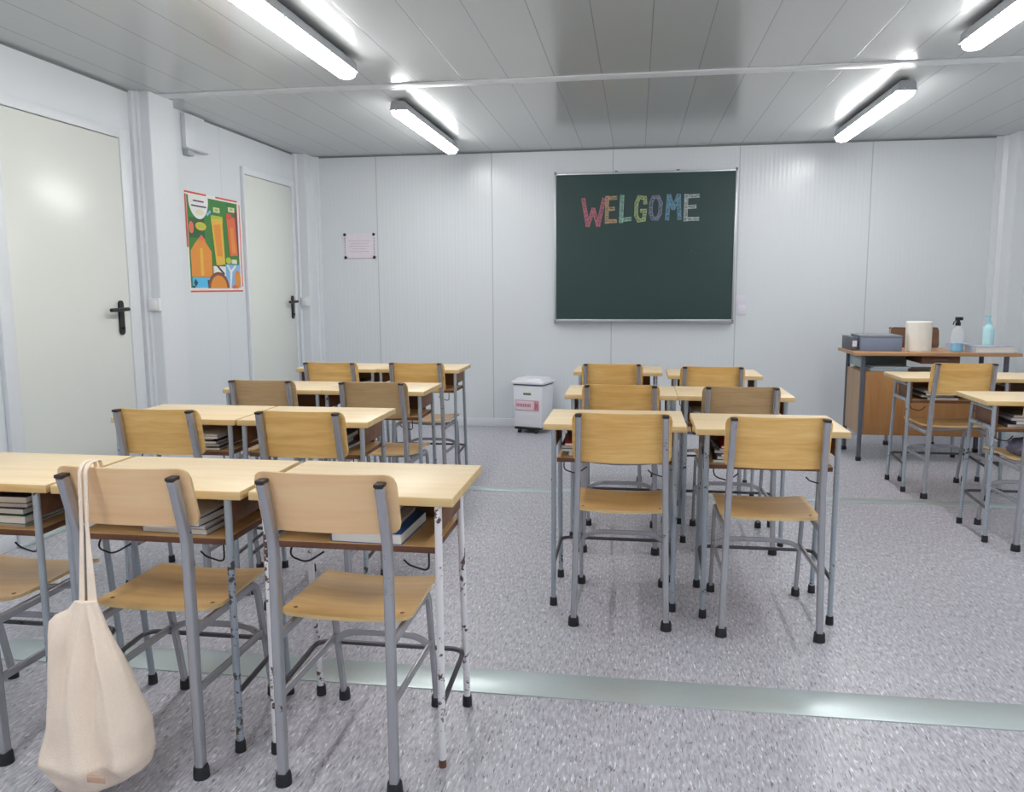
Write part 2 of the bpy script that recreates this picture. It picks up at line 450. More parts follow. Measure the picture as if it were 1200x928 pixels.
def make_chair(kind, backmat, framemat=None):
    fm = framemat or M['grey_paint']
    c = empty('school_chair')
    top = .828
    if kind == 'tall': wf, wt, zb, bz0, bz1, sd = .176, .170, .640, .790, .962, .405; top = .950
    elif kind == 'narrow': wf, wt, zb, bz0, bz1, sd = .152, .150, .662, .692, .853, .385
    else: wf, wt, zb, bz0, bz1, sd = .176, .158, .600, .645, .838, .405
    sec = rrect(.0225, .030, .005)
    bw = .365 if kind == 'narrow' else .368
    zs = .418
    tilt = -.048
    for s in (-1, 1):
        wb = wf+(wt-wf)*.75
        p = fillet([(s*wf, 0, .012), (s*(wb), 0, zb), (s*wt, tilt, top)], .03, 4)
        l = MB().sweep(p, sec, (1, 0, 0)).build('leg', fm, c)
        foot_mb(s*wf, 0, .0205).build('rubber_foot', M['rubber'], l)
        MB().box(s*wt-.0125, s*wt+.0125, tilt-.017, tilt+.015, top-.002, top+.008, .003).build('end_cap', M['brown_cap'], l)
        p = fillet([(s*(wf-.001), .455, .012), (s*(wf-.001), .372, zs-.012), (s*(wf-.001), .015, zs-.012)], .05, 6)
        l = MB().sweep(p, rrect(.016, .024, .005), (1, 0, 0)).build('leg', fm, c)
        foot_mb(s*(wf-.001), .455, .017).build('rubber_foot', M['rubber'], l)
    z = .238
    for sx in (-1, 1):
        MB().sweep([(sx*wf, .012, z+.006), (sx*wf, .392, z-.004)], rrect(.009, .022, .002), (1, 0, 0)).build('stretcher', fm, c)
    wq = wf-.006
    MB().sweep([(wq*(-1+2*i/20), .388, z-.010+.030*(1-abs(-1+2*i/20)**5)) for i in range(21)], rrect(.020, .008, .002), (0, 0, 1)).build('cross_stretcher', fm, c)
    # arched cross bar under the seat
    MB().sweep([(wf*(-1+2*i/12), .33, zs-.03-.012*math.sin(PI*i/12)) for i in range(13)], rrect(.018, .008, .003), (0, 0, 1)).build('seat_crossbar', fm, c)
    sw = .360; y0 = .068
    def seat(u, v, t):
        vv = (v+sd/2)/sd
        w = 1-.05*vv if kind == 'narrow' else 1.0
        zz = zs+.012+.010*(abs(u)/(sw/2))**2.2
        if vv > .82: zz -= .022*((vv-.82)/.18)**1.7
        if vv < .25: zz += .006*((.25-vv)/.25)**2
        return Vector((u*w, y0+sd/2+v, zz+t))
    mb = MB()
    plate_mesh(mb, sw, sd, .010, .035, seat, 16, 12, M['ply_seat'], M['top_edge'])
    mb.mat(M['rivet'])
    for sx in (-1, 1):
        q = seat(sx*.150, -sd/2+.045, .005)
        mb.lathe([(.006, q.z-.001), (.006, q.z+.0012)], q.x, q.y, 10)
    mb.build('seat', None, c)
    bh = bz1-bz0
    def back(u, v, t):
        z = (bz0+bz1)/2+v
        f = max(0, (z-zb)/(top-zb))
        yy = tilt*f+.0205+.004+.010*(abs(u)/(bw/2))**2-.006
        return Vector((u, yy+t, z-.003*(1-(abs(u)/(bw/2))**2)))
    mb = MB()
    plate_mesh(mb, bw, bh, .009, .028, back, 18, 8, backmat, M['top_edge'] if backmat is not M['ply_brown'] else M['ply_brown'])
    mb.build('backrest', None, c)
    return c

def place(o, x, y, rz=0, z=0):
    o.location = (x, y, z); o.rotation_euler = (0, 0, rz)

DG = 'light wood school desks in rows'
CG = 'wooden school chairs at the desks'
grey_desk = make_desk(M['blue_grey_paint'])
wide_desk = make_desk(M['blue_grey_paint'], lx=.256)
white_desk = make_desk(M['white_paint'], DT, False, True)
low_desk = make_desk(M['blue_grey_paint'], .725, True)
desks = {}
desk_list = [
 ('B', 'white', -.745, 2.013, 0, 'light wood desk with white chipped legs, nearest left row, aisle end'),
 ('C', 'grey', -1.330, 2.006, 0, 'light wood desk in middle of nearest left row, behind the chair with the tote bag'),
 ('D', 'grey', -1.910, 2.008, 0, 'light wood desk at the left picture edge in the nearest row'),
 ('L2a', 'greyw', -1.93, 3.135, 0, 'light wood desk at door end of the second left row'),
 ('L2b', 'greyw', -1.355, 3.135, 0, 'light wood desk at aisle end of the second left row'),
 ('L3a', 'greyw', -1.943, 4.115, 0, 'light wood desk at wall end of the third left row'),
 ('L3b', 'greyw', -1.377, 4.115, 0, 'light wood desk at aisle end of the third left row'),
 ('L4a', 'greyw', -2.005, 5.235, 0, 'light wood desk at wall end of the farthest left row'),
 ('L4b', 'greyw', -1.439, 5.245, 0, 'light wood desk at aisle end of the farthest left row'),
 ('R2a', 'grey', -.079, 3.190, 0, 'light wood desk, left one of the nearest pair in the middle block'),
 ('R2b', 'grey', .517, 3.143, 0, 'light wood desk, right one of the nearest pair in the middle block'),
 ('R3a', 'grey', -.072, 4.095, 0, 'light wood desk, left one of the second pair in the middle block'),
 ('R3b', 'grey', .4935, 4.100, 0, 'light wood desk, right one of the second pair in the middle block'),
 ('R4a', 'grey', -.110, 5.205, 0, 'light wood desk, left one of the farthest pair in the middle block'),
 ('R4b', 'grey', .482, 5.050, 0, 'light wood desk, right one of the farthest pair in the middle block'),
 ('F1', 'low', 1.928, 5.332, 0, 'light wood desk in front of the teacher desk, beside the right block chair'),
 ('F1b', 'low', 2.497, 5.345, 0, 'light wood desk at the right picture edge in front of the teacher desk'),
 ('F2', 'low', 2.012, 4.313, 0, 'light wood desk cut by right picture edge, in front of chair with the crumpled cloth'),
]
used = {}
for key, kind, x, y, rz, lab in desk_list:
    proto = {'grey': grey_desk, 'greyw': wide_desk, 'white': white_desk, 'low': low_desk}[kind]
    if kind in used: o = copy_tree(proto)
    else: o = proto; used[kind] = 1
    desks[key] = o; place(o, x, y, rz); tag(o, lab, 'desk', DG)

protoN = make_chair('narrow', M['ply_pink'])
protoW = make_chair('wide', M['ply_yellow'])
protoK = make_chair('wide', M['ply_brown'])
protoT = make_chair('tall', M['brown_panel'])
chair_list = [
 ('N', -.751, 1.877, 0, 'pale beige backed chair at the aisle end desk of the nearest left row'),
 ('N', -1.287, 1.872, .015, 'pale beige backed chair with the cream tote bag hanging on its back'),
 ('W', -1.885, 1.857, .01, 'yellow wood chair cut off by the left picture edge in the nearest row'),
 ('W', -1.888, 2.975, 0, 'yellow wood chair nearest the big left door, second left row'),
 ('W', -1.291, 2.985, 0, 'yellow wood chair at the aisle end of the second left row'),
 ('K', -1.925, 3.982, 0, 'brownish wood chair at the wall end of the third left row'),
 ('K', -1.318, 3.962, 0, 'brownish wood chair at the aisle end of the third left row'),
 ('W', -1.940, 4.985, 0, 'yellow wood chair at wall end of the farthest left row'),
 ('W', -1.380, 5.020, 0, 'yellow wood chair at aisle end of the farthest left row'),
 ('W', -.046, 3.000, 0, 'yellow wood chair at the left desk of the nearest middle pair'),
 ('W', .508, 2.977, 0, 'yellow wood chair at the right desk of the nearest middle pair, by the aisle'),
 ('W', -.067, 3.885, 0, 'yellow wood chair at the left desk of the second middle pair'),
 ('K', .500, 3.962, .01, 'brownish wood chair at the right desk of the second middle pair'),
 ('W', -.138, 4.94, 0, 'yellow wood chair at the left desk of the farthest middle pair'),
 ('W', .443, 4.82, 0, 'yellow wood chair at the right desk of the farthest middle pair'),
 ('W', 1.936, 5.172, 0, 'yellow wood chair in front of the brown teacher desk'),
 ('W', 2.036, 4.178, 0, 'yellow wood chair cut by right picture edge with a crumpled cloth on it'),
 ('T', 2.215, 6.93, PI, 'dark brown backed chair standing behind the teacher desk'),
]
for kind, x, y, rz, lab in chair_list:
    proto = {'N': protoN, 'W': protoW, 'K': protoK, 'T': protoT}[kind]
    if kind in used: o = copy_tree(proto)
    else: o = proto; used[kind] = 1
    place(o, x, y, rz)
    if x < -1.2 and y > 2.5: o.scale = (.986, .986, .986)
    tag(o, lab, 'chair', CG if kind != 'T' else None)

# ------------------------------------------------------------------ books and papers in the desk shelves
def make_book(w, d, t, col, name='notebook'):
    m = plain('cover_%d_%d_%d' % tuple(int(c*255) for c in col[:3]), col, .5)
    mb = MB().box(-w/2, w/2, -d/2, d/2, 0, .0012)
    mb.box(-w/2, w/2, -d/2, d/2, t-.0012, t)
    mb.box(-w/2, -w/2+.0012, -d/2, d/2, 0, t)
    o = mb.build(name, m, None, 0)
    MB().box(-w/2+.0015, w/2-.003, -d/2+.003, d/2-.003, .0014, t-.0014).build('pages', M['paper'], o, 0)
    return o
M['paper'] = plain('paper', srgb(232, 232, 228), .8, noise_amt=.05, scale=200)
BL = srgb(44, 92, 158); GR = srgb(30, 96, 82); DK = srgb(52, 54, 66); RD = srgb(168, 48, 44); WH = srgb(214, 216, 222)
YE = srgb(206, 178, 70); PU = srgb(96, 86, 128); GY = srgb(122, 128, 140); NV = srgb(38, 46, 84)
cname = {BL: 'blue', GR: 'green', DK: 'charcoal', RD: 'red', WH: 'white', YE: 'yellow', PU: 'purple', GY: 'grey', NV: 'navy blue'}
stacks = {
 'B': ([(BL, .030), (WH, .008), (GY, .018), (DK, .014)], .03, 'aisle end desk of the nearest left row', DT),
 'C': ([(GY, .016), (WH, .010), (DK, .022), (WH, .008)], .05, 'middle desk of the nearest left row', DT),
 'D': ([(WH, .008), (GR, .025), (DK, .018), (PU, .015), (NV, .02)], .07, 'leftmost desk of the nearest row', DT),
 'L2a': ([(DK, .012), (GY, .014), (NV, .012), (RD, .008), (GY, .012), (WH, .006)], .08, 'door end desk of the second left row', DT),
 'L2b': ([(GY, .014), (NV, .018), (WH, .008), (PU, .02)], .05, 'aisle end desk of the second left row', DT),
 'L3b': ([(NV, .02), (DK, .02), (WH, .006)], .02, 'aisle end desk of the third left row', DT),
 'L4a': ([(NV, .02), (DK, .025)], .08, 'wall end desk of the farthest left row', DT),
 'R2a': ([(BL, .02), (WH, .008), (GR, .015), (RD, .012)], -.10, 'left desk of the nearest middle pair', DT),
 'R2b': ([(DK, .014), (WH, .010), (GY, .012), (WH, .008), (GY, .01), (RD, .01)], -.10, 'right desk of the nearest middle pair', DT),
 'R3a': ([(NV, .022), (DK, .02), (PU, .015)], -.08, 'left desk of the second middle pair', DT),
 'R3b': ([(DK, .02), (GY, .02), (WH, .01)], -.10, 'right desk of the second middle pair', DT),
 'F1': ([(GY, .014), (WH, .012), (DK, .016), (WH, .01)], -.04, 'desk before the teacher desk', .725),
 'F2': ([(GY, .016), (PU, .02), (WH, .012), (GY, .014)], -.05, 'desk cut by the right picture edge', .725),
}
for key, (lst, dx, where, hh) in stacks.items():
    base = desks[key].location
    z = hh-.1395
    names = []
    for i, (colr, t) in enumerate(lst):
        w = random.uniform(.18, .205); d_ = random.uniform(.2, .245)
        x = base.x+dx+random.uniform(-.015, .015); y = base.y+.14+random.uniform(-.008, .008)
        rz = random.uniform(-.08, .08)
        if key == 'B':
            w = .20-.02*i; d_ = .235; x = base.x+.040-.022*i; rz = -.04+.02*i
        o = make_book(w, d_, t, colr)
        o.location = (x, y, z+.0003); o.rotation_euler = (0, 0, rz)
        z += t+.0006
        nm = cname[colr]; cnt = names.count(nm); names.append(nm)
        total = sum(1 for q in lst if cname[q[0]] == nm)
        pos = '' if total == 1 else (' (lowest)' if cnt == 0 else ' (highest)' if cnt == total-1 else ' (middle)')
        pos = pos.replace('(', '').replace(')', '')
        tag(o, (nm+' notebook'+(', the'+pos+' %s one' % nm if pos else '')+', under '+where), 'notebook', 'notebooks in the desk shelves')

# ------------------------------------------------------------------ tote bag on chair back
def tote():
    mb = MB()
    # silhouette rows: height, left, right, half depth
    prof = [(.012, -1.440, -1.400, .012), (.030, -1.468, -1.330, .046), (.060, -1.488, -1.262, .066), (.095, -1.498, -1.218, .078), (.130, -1.494, -1.208, .082),
        (.200, -1.474, -1.211, .076), (.260, -1.466, -1.228, .066), (.320, -1.464, -1.247, .054), (.380, -1.461, -1.266, .042), (.430, -1.459, -1.288, .032),
        (.465, -1.456, -1.304, .022), (.482, -1.440, -1.310, .017), (.500, -1.405, -1.316, .012), (.525, -1.386, -1.324, .007)]
    rows = []
    for a, b in zip(prof[:-1], prof[1:]):
        for q in range(4): rows.append(tuple(a[k_]+(b[k_]-a[k_])*q/4 for k_ in range(4)))
    rows.append(prof[-1])
    n = 120; vs = []
    for z, xl, xr, hd in rows:
        cx = (xl+xr)/2; hw = (xr-xl)/2
        for i in range(n):
            a = 2*PI*i/n
            ca, sa = math.cos(a), math.sin(a)
            x = cx+hw*math.copysign(abs(ca)**.8, ca); y = 1.765+hd*math.copysign(abs(sa)**.75, sa)
            # hanging folds fanning out from the handles
            dz = max(.53-z, .0)
            u = (x+1.365)/(dz+.06)
            fold = 0
            for uc, wd, am in ((-.42, .07, .55), (-.16, .06, -1.0), (.02, .05, .9), (.16, .045, -1.1), (.30, .05, 1.0), (.44, .05, -.8)):
                uu = uc+.03*math.sin(z*14+uc*9)
                fold += am*math.exp(-((u-uu)/wd)**2)
            fold *= .016*min(1, dz/.16)*min(1, max(z-.02, 0)/.14+.25)
            y += (-fold if sa < 0 else fold*.4)*min(1, abs(sa)*1.6)
            # slumped, creased base
            y += -.010*math.exp(-((z-(.115+.25*(x+1.35)*.4))/.018)**2)*(1 if sa < 0 else 0)
            y += noise.noise(Vector((x*16, y*16, z*12)))*.006
            vs.append(Vector((x, y, z+.008*noise.noise(Vector((x*12, 3, z*9)))*(1 if z > .05 else .3))))
    fs = []
    for j_ in range(len(rows)-1):
        for i in range(n): fs.append((j_*n+i, j_*n+(i+1) % n, (j_+1)*n+(i+1) % n, (j_+1)*n+i))
    fs.append(tuple(range(n))[::-1]); fs.append(tuple((len(rows)-1)*n+i for i in range(n)))
    mb.add(vs, fs)
    t = empty('tote_bag', (-1.36, 1.765, 0))
    o = mb.build('bag_body', M['cloth'], t, 70, loc=(1.36, -1.765, 0))
    # two handles looped over the backrest
    for x0, x1, w0, w in ((-1.368, -1.3745, .016, .0105), (-1.338, -1.3585, .028, .0105)):
        h = MB()
        path = fillet([(x0, 1.768, .505), (x1-.002, 1.800, .70), (x1, 1.806, .850), (x1, 1.825, .866), (x1, 1.866, .866), (x1, 1.874, .78)], .012, 4)
        h.sweep(path, rrect(w, .0035, .0012, 2), (1, 0, 0))
        kk_ = len(rrect(w, .0035, .0012, 2)); h.v = [((x0 if i < kk_ else x1)+(v[0]-(x0 if i < kk_ else x1))*(w0/w if i < kk_ else 1), v[1], v[2]) for i, v in enumerate(h.v)]
        h.build('handle', M['cloth'], t, 50, loc=(1.36, -1.765, 0))
    MB().box(-1.315, -1.268, 1.668, 1.672, .100, .117, .001).build('brand_patch', M['patch'], t, loc=(1.36, -1.765, 0))
    tag(t, 'cream cotton tote bag hanging by its handles from a pale chair back', 'bag')
tote()

# crumpled cloth on the right hand chair
bm = bmesh.new(); bmesh.ops.create_icosphere(bm, subdivisions=4, radius=1)
for v in bm.verts:
    p = v.co.copy(); d = noise.noise(p*1.8)*.28+noise.noise(p*4.5)*.14
    q = p*(1+d); v.co = Vector((q.x*.13, q.y*.11, max(q.z, -.55)*.06))
me = bpy.data.meshes.new('cloth_bundle'); bm.to_mesh(me); bm.free()
me.materials.append(plain('mottled_cloth', srgb(112, 110, 132), .9, noise_amt=.75, scale=34, bump=.4))
me.polygons.foreach_set('use_smooth', [True]*len(me.polygons))
o = bpy.data.objects.new('cloth_bundle', me); COL.objects.link(o); o.location = (2.03, 4.40, .478)
tag(o, 'crumpled mottled grey cloth lying on chair seat at right picture edge', 'cloth')

# ------------------------------------------------------------------ teacher desk
td = empty('teacher_desk', (2.155, 6.47, 0))
def TD(mb, name, m, parent=td, loc=True):
    o = mb.build(name, m, parent)
    if parent is td: o.location = (-2.155, -6.47, 0)
    return o
TT = .812
M['td_top'] = wood('oak_desk_top', srgb(196, 154, 112), srgb(178, 132, 90), .38, .7)
M['td_panel'] = wood('orange_oak_panel', srgb(186, 136, 84), srgb(170, 118, 66), .5, .6, 2)
M['td_side'] = wood('pale_oak_panel', srgb(192, 164, 132), srgb(178, 148, 116), .5, .6, 2)
M['td_leg'] = plain('dark_grey_leg', srgb(92, 94, 106), .45)
M['pale_green'] = plain('pale_green_panel', srgb(160, 178, 180), .6)
TD(MB().box(1.585, 2.715, 6.215, 6.735, TT-.024, TT, .002), 'desktop', M['td_top'])
for x in (1.655, 2.63):
    for y in (6.262, 6.69):
        l = MB().sweep([(x, y, .02), (x, y, TT-.024)], rrect(.028, .028, .004), (1, 0, 0))
        lo = TD(l, 'leg', M['td_leg'])
        f = MB().box(x-.017, x+.017, y-.017, y+.017, 0, .03, .002).build('foot', M['black_plastic'], lo)
TD(MB().box(1.675, 2.60, 6.255, 6.272, .198, .668, .002), 'front_panel', M['td_panel'])
TD(MB().box(1.648, 1.662, 6.28, 6.675, .198, .668, .002), 'side_panel', M['td_side'])
TD(MB().box(1.672, 2.35, 6.275, 6.675, .652, .668, .002), 'shelf', M['td_side'])
TD(MB().box(1.662, 1.672, 6.28, 6.675, .69, TT-.03, .002), 'apron', M['pale_green'])
TD(MB().box(1.70, 2.08, 6.66, 6.672, .669, TT-.03, .002), 'back_apron', M['pale_green'])
dr = TD(MB().box(2.06, 2.32, 6.262, 6.62, .728, TT-.025, .002), 'drawer', M['chip_edge'])
MB().box(2.15, 2.23, 6.250, 6.262, .752, .762, .002).build('handle', M['td_leg'], dr)
tag(td, 'brown oak teacher desk with dark grey legs by the back wall, right', 'desk')
# papers in the open shelf of the teacher desk
o = MB().box(1.72, 1.98, 6.30, 6.55, .669, .690, .001).box(1.74, 2.0, 6.31, 6.55, .6905, .70, .001, Matrix.Rotation(0, 4, 'Z')).build('paper_pile', plain('bluish_paper', srgb(196, 210, 220), .7), None)
tag(o, 'pale bluish paper pile in the open shelf of the teacher desk', 'paper')

# items on the teacher desk
m_lid = plain('slate_box_lid', srgb(134, 140, 148), .5); m_body = plain('blue_grey_box', srgb(128, 142, 168), .5); m_dark = plain('dark_spine', srgb(92, 96, 106), .5)
o = empty('box_file', (1.80, 6.47, TT))
MB().box(-.145, .145, -.12, .17, 0, .102, .003).build('case', m_body, o)
MB().box(-.147, .147, -.122, .172, .103, .116, .002).build('lid', m_lid, o)
tag(o, 'blue grey box file with slate lid on the teacher desk', 'box file')
o = empty('ring_binder', (1.622, 6.53, TT))
MB().box(-.022, .022, -.14, .15, 0, .1, .003).build('cover', m_dark, o)
MB().box(-.016, .016, -.1415, -.1402, .03, .075).build('spine_label', M['plastic_white'], o)
tag(o, 'dark grey ring binder standing at the left end of the teacher desk', 'binder')
# paper roll with a loose flap
mr = plain('roll_paper', srgb(240, 237, 230), .9, noise_amt=.03, bump=.1)
rl = empty('paper_towel_roll', (2.075, 6.41, TT))
mb = MB().lathe([(.086, 0), (.089, .004), (.089, .214), (.086, .218), (.022, .218), (.020, .216)], 0, 0, 40)
mb.build('roll', mr, rl)
mb = MB(); pth = []
for i in range(9):
    a = math.radians(265-i*9); pth.append((.0905*math.cos(a), .0905*math.sin(a)))
pth += [(-.10, -.075), (-.118, -.095)]
vs = []
for i, (a, b) in enumerate(pth):
    f = i/(len(pth)-1)
    for z in (.002, .216-.10*f**2): vs += [Vector((a, b, z)), Vector((a*1.01, b*1.01-.0008, z))]
fs = []
for i in range(len(pth)-1):
    o_ = i*4
    fs += [(o_, o_+4, o_+6, o_+2), (o_+1, o_+3, o_+7, o_+5), (o_+2, o_+6, o_+7, o_+3), (o_, o_+1, o_+5, o_+4)]
fs += [(0, 2, 3, 1), (len(vs)-4, len(vs)-3, len(vs)-1, len(vs)-2)]
mb.add(vs, fs); mb.build('loose_sheet', mr, rl)
tag(rl, 'large white paper towel roll on the teacher desk', 'paper roll')
# spray bottle with blue liquid
gl = plain('clear_plastic', (.95, .97, 1, 1), .12, noise_amt=0, alpha=.22)
sb = empty('spray_bottle', (2.325, 6.36, TT))
MB().lathe([(.040, .0), (.043, .004), (.043, .135), (.034, .165), (.016, .185), (.016, .195)], 0, 0, 24).build('bottle', gl, sb)
MB().lathe([(.0385, .003), (.0408, .006), (.0408, .062), (.038, .0625)], 0, 0, 24).build('liquid', plain('blue_liquid', srgb(60, 176, 228), .2), sb)
mb = MB().lathe([(.018, .19), (.018, .212), (.013, .216), (.012, .232)], 0, 0, 16)
mb.box(-.020, .030, -.012, .012, .228, .252, .004)
mb.sweep(fillet([(-.012, 0, .232), (-.030, 0, .215), (-.033, 0, .195)], .01), rrect(.012, .005, .0015, 2), (0, 1, 0))
mb.build('spray_head', M['black_plastic'], sb)
tag(sb, 'clear spray bottle with blue liquid and black head on the teacher desk', 'bottle')
# hand sanitiser pump bottle
sn = empty('sanitizer_bottle', (2.615, 6.56, TT))
mt = plain('turquoise_gel', srgb(188, 232, 240), .25, noise_amt=.03)
MB().lathe([(.036, 0), (.040, .004), (.040, .150), (.030, .178), (.016, .188), (.016, .196)], 0, 0, 24).build('bottle', mt, sn)
mb = MB().lathe([(.017, .194), (.017, .212), (.006, .214), (.006, .240), (.011, .241), (.011, .256)], 0, 0, 16)
mb.tube(fillet([(0, 0, .25), (-.03, 0, .252), (-.036, 0, .242)], .01), .005, 8)
mb.build('pump', plain('turquoise_pump', srgb(150, 222, 234), .35), sn)
tag(sn, 'turquoise hand sanitizer pump bottle at the right end of the teacher desk', 'bottle')
# flat boxes / folders
def folder(name, loc, w, d, t, colr, rz, lab):
    o = empty(name, loc, rz)
    MB().box(-w/2, w/2, -d/2, d/2, 0, .003, .001).box(-w/2, w/2, -d/2, d/2, t-.003, t, .001).box(-w/2, -w/2+.003, -d/2, d/2, 0, t).build('cover', plain(name+'_cover', colr, .45), o)
    MB().box(-w/2+.004, w/2-.006, -d/2+.004, d/2-.004, .0035, t-.0035).build('pages', M['paper'], o, 0)
    tag(o, lab, 'folder')
folder('folder', (2.545, 6.345, TT), .26, .19, .045, srgb(184, 190, 208), 0, 'thick pale grey blue folder at the right end of the teacher desk')
folder('folder', (2.395, 6.50, TT), .13, .14, .052, srgb(196, 202, 222), .1, 'pale lilac folder between spray bottle and grey blue folder')

# ------------------------------------------------------------------ blackboard
bb = empty('chalkboard', (.055, YB, 1.63))
def BBX(mb, name, m, sm=35, parent=bb):
    o = mb.build(name, m, parent, sm)
    if parent is bb: o.location = (-.055, -YB, -1.63)
    return o
x0, x1, z0, z1 = -.735, .848, .985, 2.296
BBX(MB().box(x0+.01, x1-.01, YB-.022, YB-.004, z0+.01, z1-.01), 'writing_surface', M['board'], 0)
fr = MB()
fr.box(x0, x0+.016, YB-.028, YB-.001, z0, z1, .002).box(x1-.016, x1, YB-.028, YB-.001, z0, z1, .002)
fr.box(x0, x1, YB-.028, YB-.001, z1-.016, z1, .002).box(x0, x1, YB-.028, YB-.001, z0, z0+.020, .002)
BBX(fr, 'board_frame', M['alu'])
for cx, cz in ((x0, z0), (x1, z0), (x0, z1), (x1, z1)):
    BBX(MB().box(cx-.008+(.006 if cx < 0 else -.006), cx+.008+(.006 if cx < 0 else -.006), YB-.032, YB-.001, cz-.013, cz+.013, .003), 'corner_cap', M['jamb'])
for cx in (-.19, .345):
    BBX(MB().box(cx-.012, cx+.012, YB-.024, YB-.001, z1, z1+.012, .002), 'mounting_clip', M['jamb'])
tr = MB().prism([(YB-.001, z0+.004), (YB-.075, z0-.004), (YB-.078, z0+.008), (YB-.073, z0+.008), (YB-.071, z0+.001), (YB-.001, z0+.010)], lambda a, b, t: Vector((t, a, b)), x0+.004, x1-.004)
BBX(tr, 'chalk_tray', M['alu'])
tag(bb, 'dark green chalkboard with colourful WELCOME lettering on the back wall', 'chalkboard')

def chalk(name, c):
    m, nt, b = newmat(name)
    tc = N(nt, 'ShaderNodeTexCoord'); mp = N(nt, 'ShaderNodeMapping')
    mp.inputs['Rotation'].default_value = (0, .7, 0); mp.inputs['Scale'].default_value = (40, 60, 190)
    nt.links.new(tc.outputs['Object'], mp.inputs[0])
    n = N(nt, 'ShaderNodeTexNoise', Scale=1.0, Detail=3.0); nt.links.new(mp.outputs[0], n.inputs['Vector'])
    r = N(nt, 'ShaderNodeMapRange'); r.inputs['From Min'].default_value = .36; r.inputs['From Max'].default_value = .66
    nt.links.new(n.outputs[0], r.inputs['Value'])
    mx = N(nt, 'ShaderNodeMix', data_type='RGBA'); mx.inputs[6].default_value = srgb(52, 74, 74); mx.inputs[7].default_value = c
    nt.links.new(r.outputs[0], mx.inputs[0]); nt.links.new(mx.outputs[2], b.inputs['Base Color'])
    b.inputs['Roughness'].default_value = .9
    return m
# letter: list of strokes in a unit box; each drawn as a filled hatched bar with a firmer outline
LET = {
 'W': [[(.05, 1), (.25, 0)], [(.25, 0), (.5, .62)], [(.5, .62), (.72, 0)], [(.72, 0), (.97, 1)]],
 'E': [[(.15, 1), (.12, 0)], [(.12, .95), (.95, .97)], [(.12, .52), (.75, .54)], [(.12, .05), (.95, .05)]],
 'L': [[(.22, 1), (.14, 0)], [(.12, .06), (.95, .10)]],
 'C': [[(.92, .72), (.88, .92)], [(.90, .93), (.35, .96)], [(.35, .96), (.14, .72)], [(.14, .72), (.12, .25)], [(.12, .25), (.35, .04)], [(.35, .04), (.82, .07)], [(.82, .07), (.9, .42)], [(.95, .42), (.58, .42)]],
 'O': [[(.30, .95), (.72, .96)], [(.72, .96), (.92, .70)], [(.92, .70), (.88, .26)], [(.88, .26), (.65, .04)], [(.65, .04), (.28, .05)], [(.28, .05), (.10, .28)], [(.10, .28), (.12, .72)], [(.12, .72), (.30, .95)]],
 'M': [[(.10, 0), (.20, 1)], [(.20, 1), (.5, .45)], [(.5, .45), (.84, 1)], [(.84, 1), (.92, 0)]],
}
def letter(ch, xa, xb, za, zb, c, wd, name):
    m = chalk('chalk_'+name, c); mo = plain('chalk_line_'+name, (c[0]*.95, c[1]*.95, c[2]*.95, 1), .9, noise_amt=.25, scale=160)
    mb = MB(); W = xb-xa; Hh = zb-za; yy = YB-.0222; g_ = sum(c[:3])/3; c = tuple(min(1, (q*.72+g_*.28)*.85+.09) for q in c[:3])+(1,)
    for i, (p, q) in enumerate(LET[ch]):
        P = Vector((xa+p[0]*W, 0, za+p[1]*Hh)); Q = Vector((xa+q[0]*W, 0, za+q[1]*Hh))
        d = (Q-P).normalized(); nn = Vector((-d.z, 0, d.x)); P = P-d*wd*.35; Q = Q+d*wd*.35
        t = .0004+i*.00006
        mb.mat(m)
        cs = [P+nn*wd/2, Q+nn*wd/2, Q-nn*wd/2, P-nn*wd/2]
        mb.add([Vector((v.x, yy, v.z)) for v in cs]+[Vector((v.x, yy-t, v.z)) for v in cs],
               [(4, 5, 6, 7), (0, 3, 2, 1), (0, 1, 5, 4), (1, 2, 6, 5), (2, 3, 7, 6), (3, 0, 4, 7)])
        mb.mat(mo)
        for s in (-1, 1):
            e = wd*.10
            A = P+nn*s*wd/2; B = Q+nn*s*wd/2; C_ = Q+nn*s*(wd/2-e); D = P+nn*s*(wd/2-e)
            mb.add([Vector((v.x, yy-t-.0001, v.z)) for v in (A, B, C_, D)]+[Vector((v.x, yy-t-.0003, v.z)) for v in (A, B, C_, D)],
                   [(4, 5, 6, 7), (0, 3, 2, 1), (0, 1, 5, 4), (1, 2, 6, 5), (2, 3, 7, 6), (3, 0, 4, 7)])
    o = BBX(mb, 'chalk_letter', None, 0); o['label'] = name+' chalk letter '+ch
letter('W', -.488, -.290, 1.838, 2.065, srgb(206, 124, 140), .034, 'pink')
letter('E', -.282, -.186, 1.862, 2.082, srgb(206, 172, 136), .032, 'orange')
letter('L', -.158, -.060, 1.868, 2.086, srgb(168, 210, 196), .034, 'mint')
letter('C', -.024, .074, 1.866, 2.084, srgb(180, 196, 142), .032, 'green')
letter('O', .104, .208, 1.880, 2.082, srgb(142, 142, 170), .032, 'violet')
letter('M', .244, .374, 1.884, 2.084, srgb(122, 164, 192), .034, 'blue')
letter('E', .400, .528, 1.870, 2.084, srgb(196, 202, 206), .032, 'white')
# faint smears of wiped chalk
sm = MB()
for cx, cz, w, h, a in ((.50, 1.66, .05, .012, .5), (.52, 1.58, .06, .010, .2), (.62, 1.66, .05, .008, .4), (.47, 1.60, .03, .02, .9)):
    sm.box(-w/2, w/2, -.0002, 0, -h/2, h/2, 0, Matrix.Translation((cx, YB-.0222, cz)) @ Matrix.Rotation(-a, 4, 'Y'))
BBX(sm, 'chalk_smear', plain('faint_chalk', srgb(58, 80, 80), .9, noise_amt=.2, scale=40), 0)

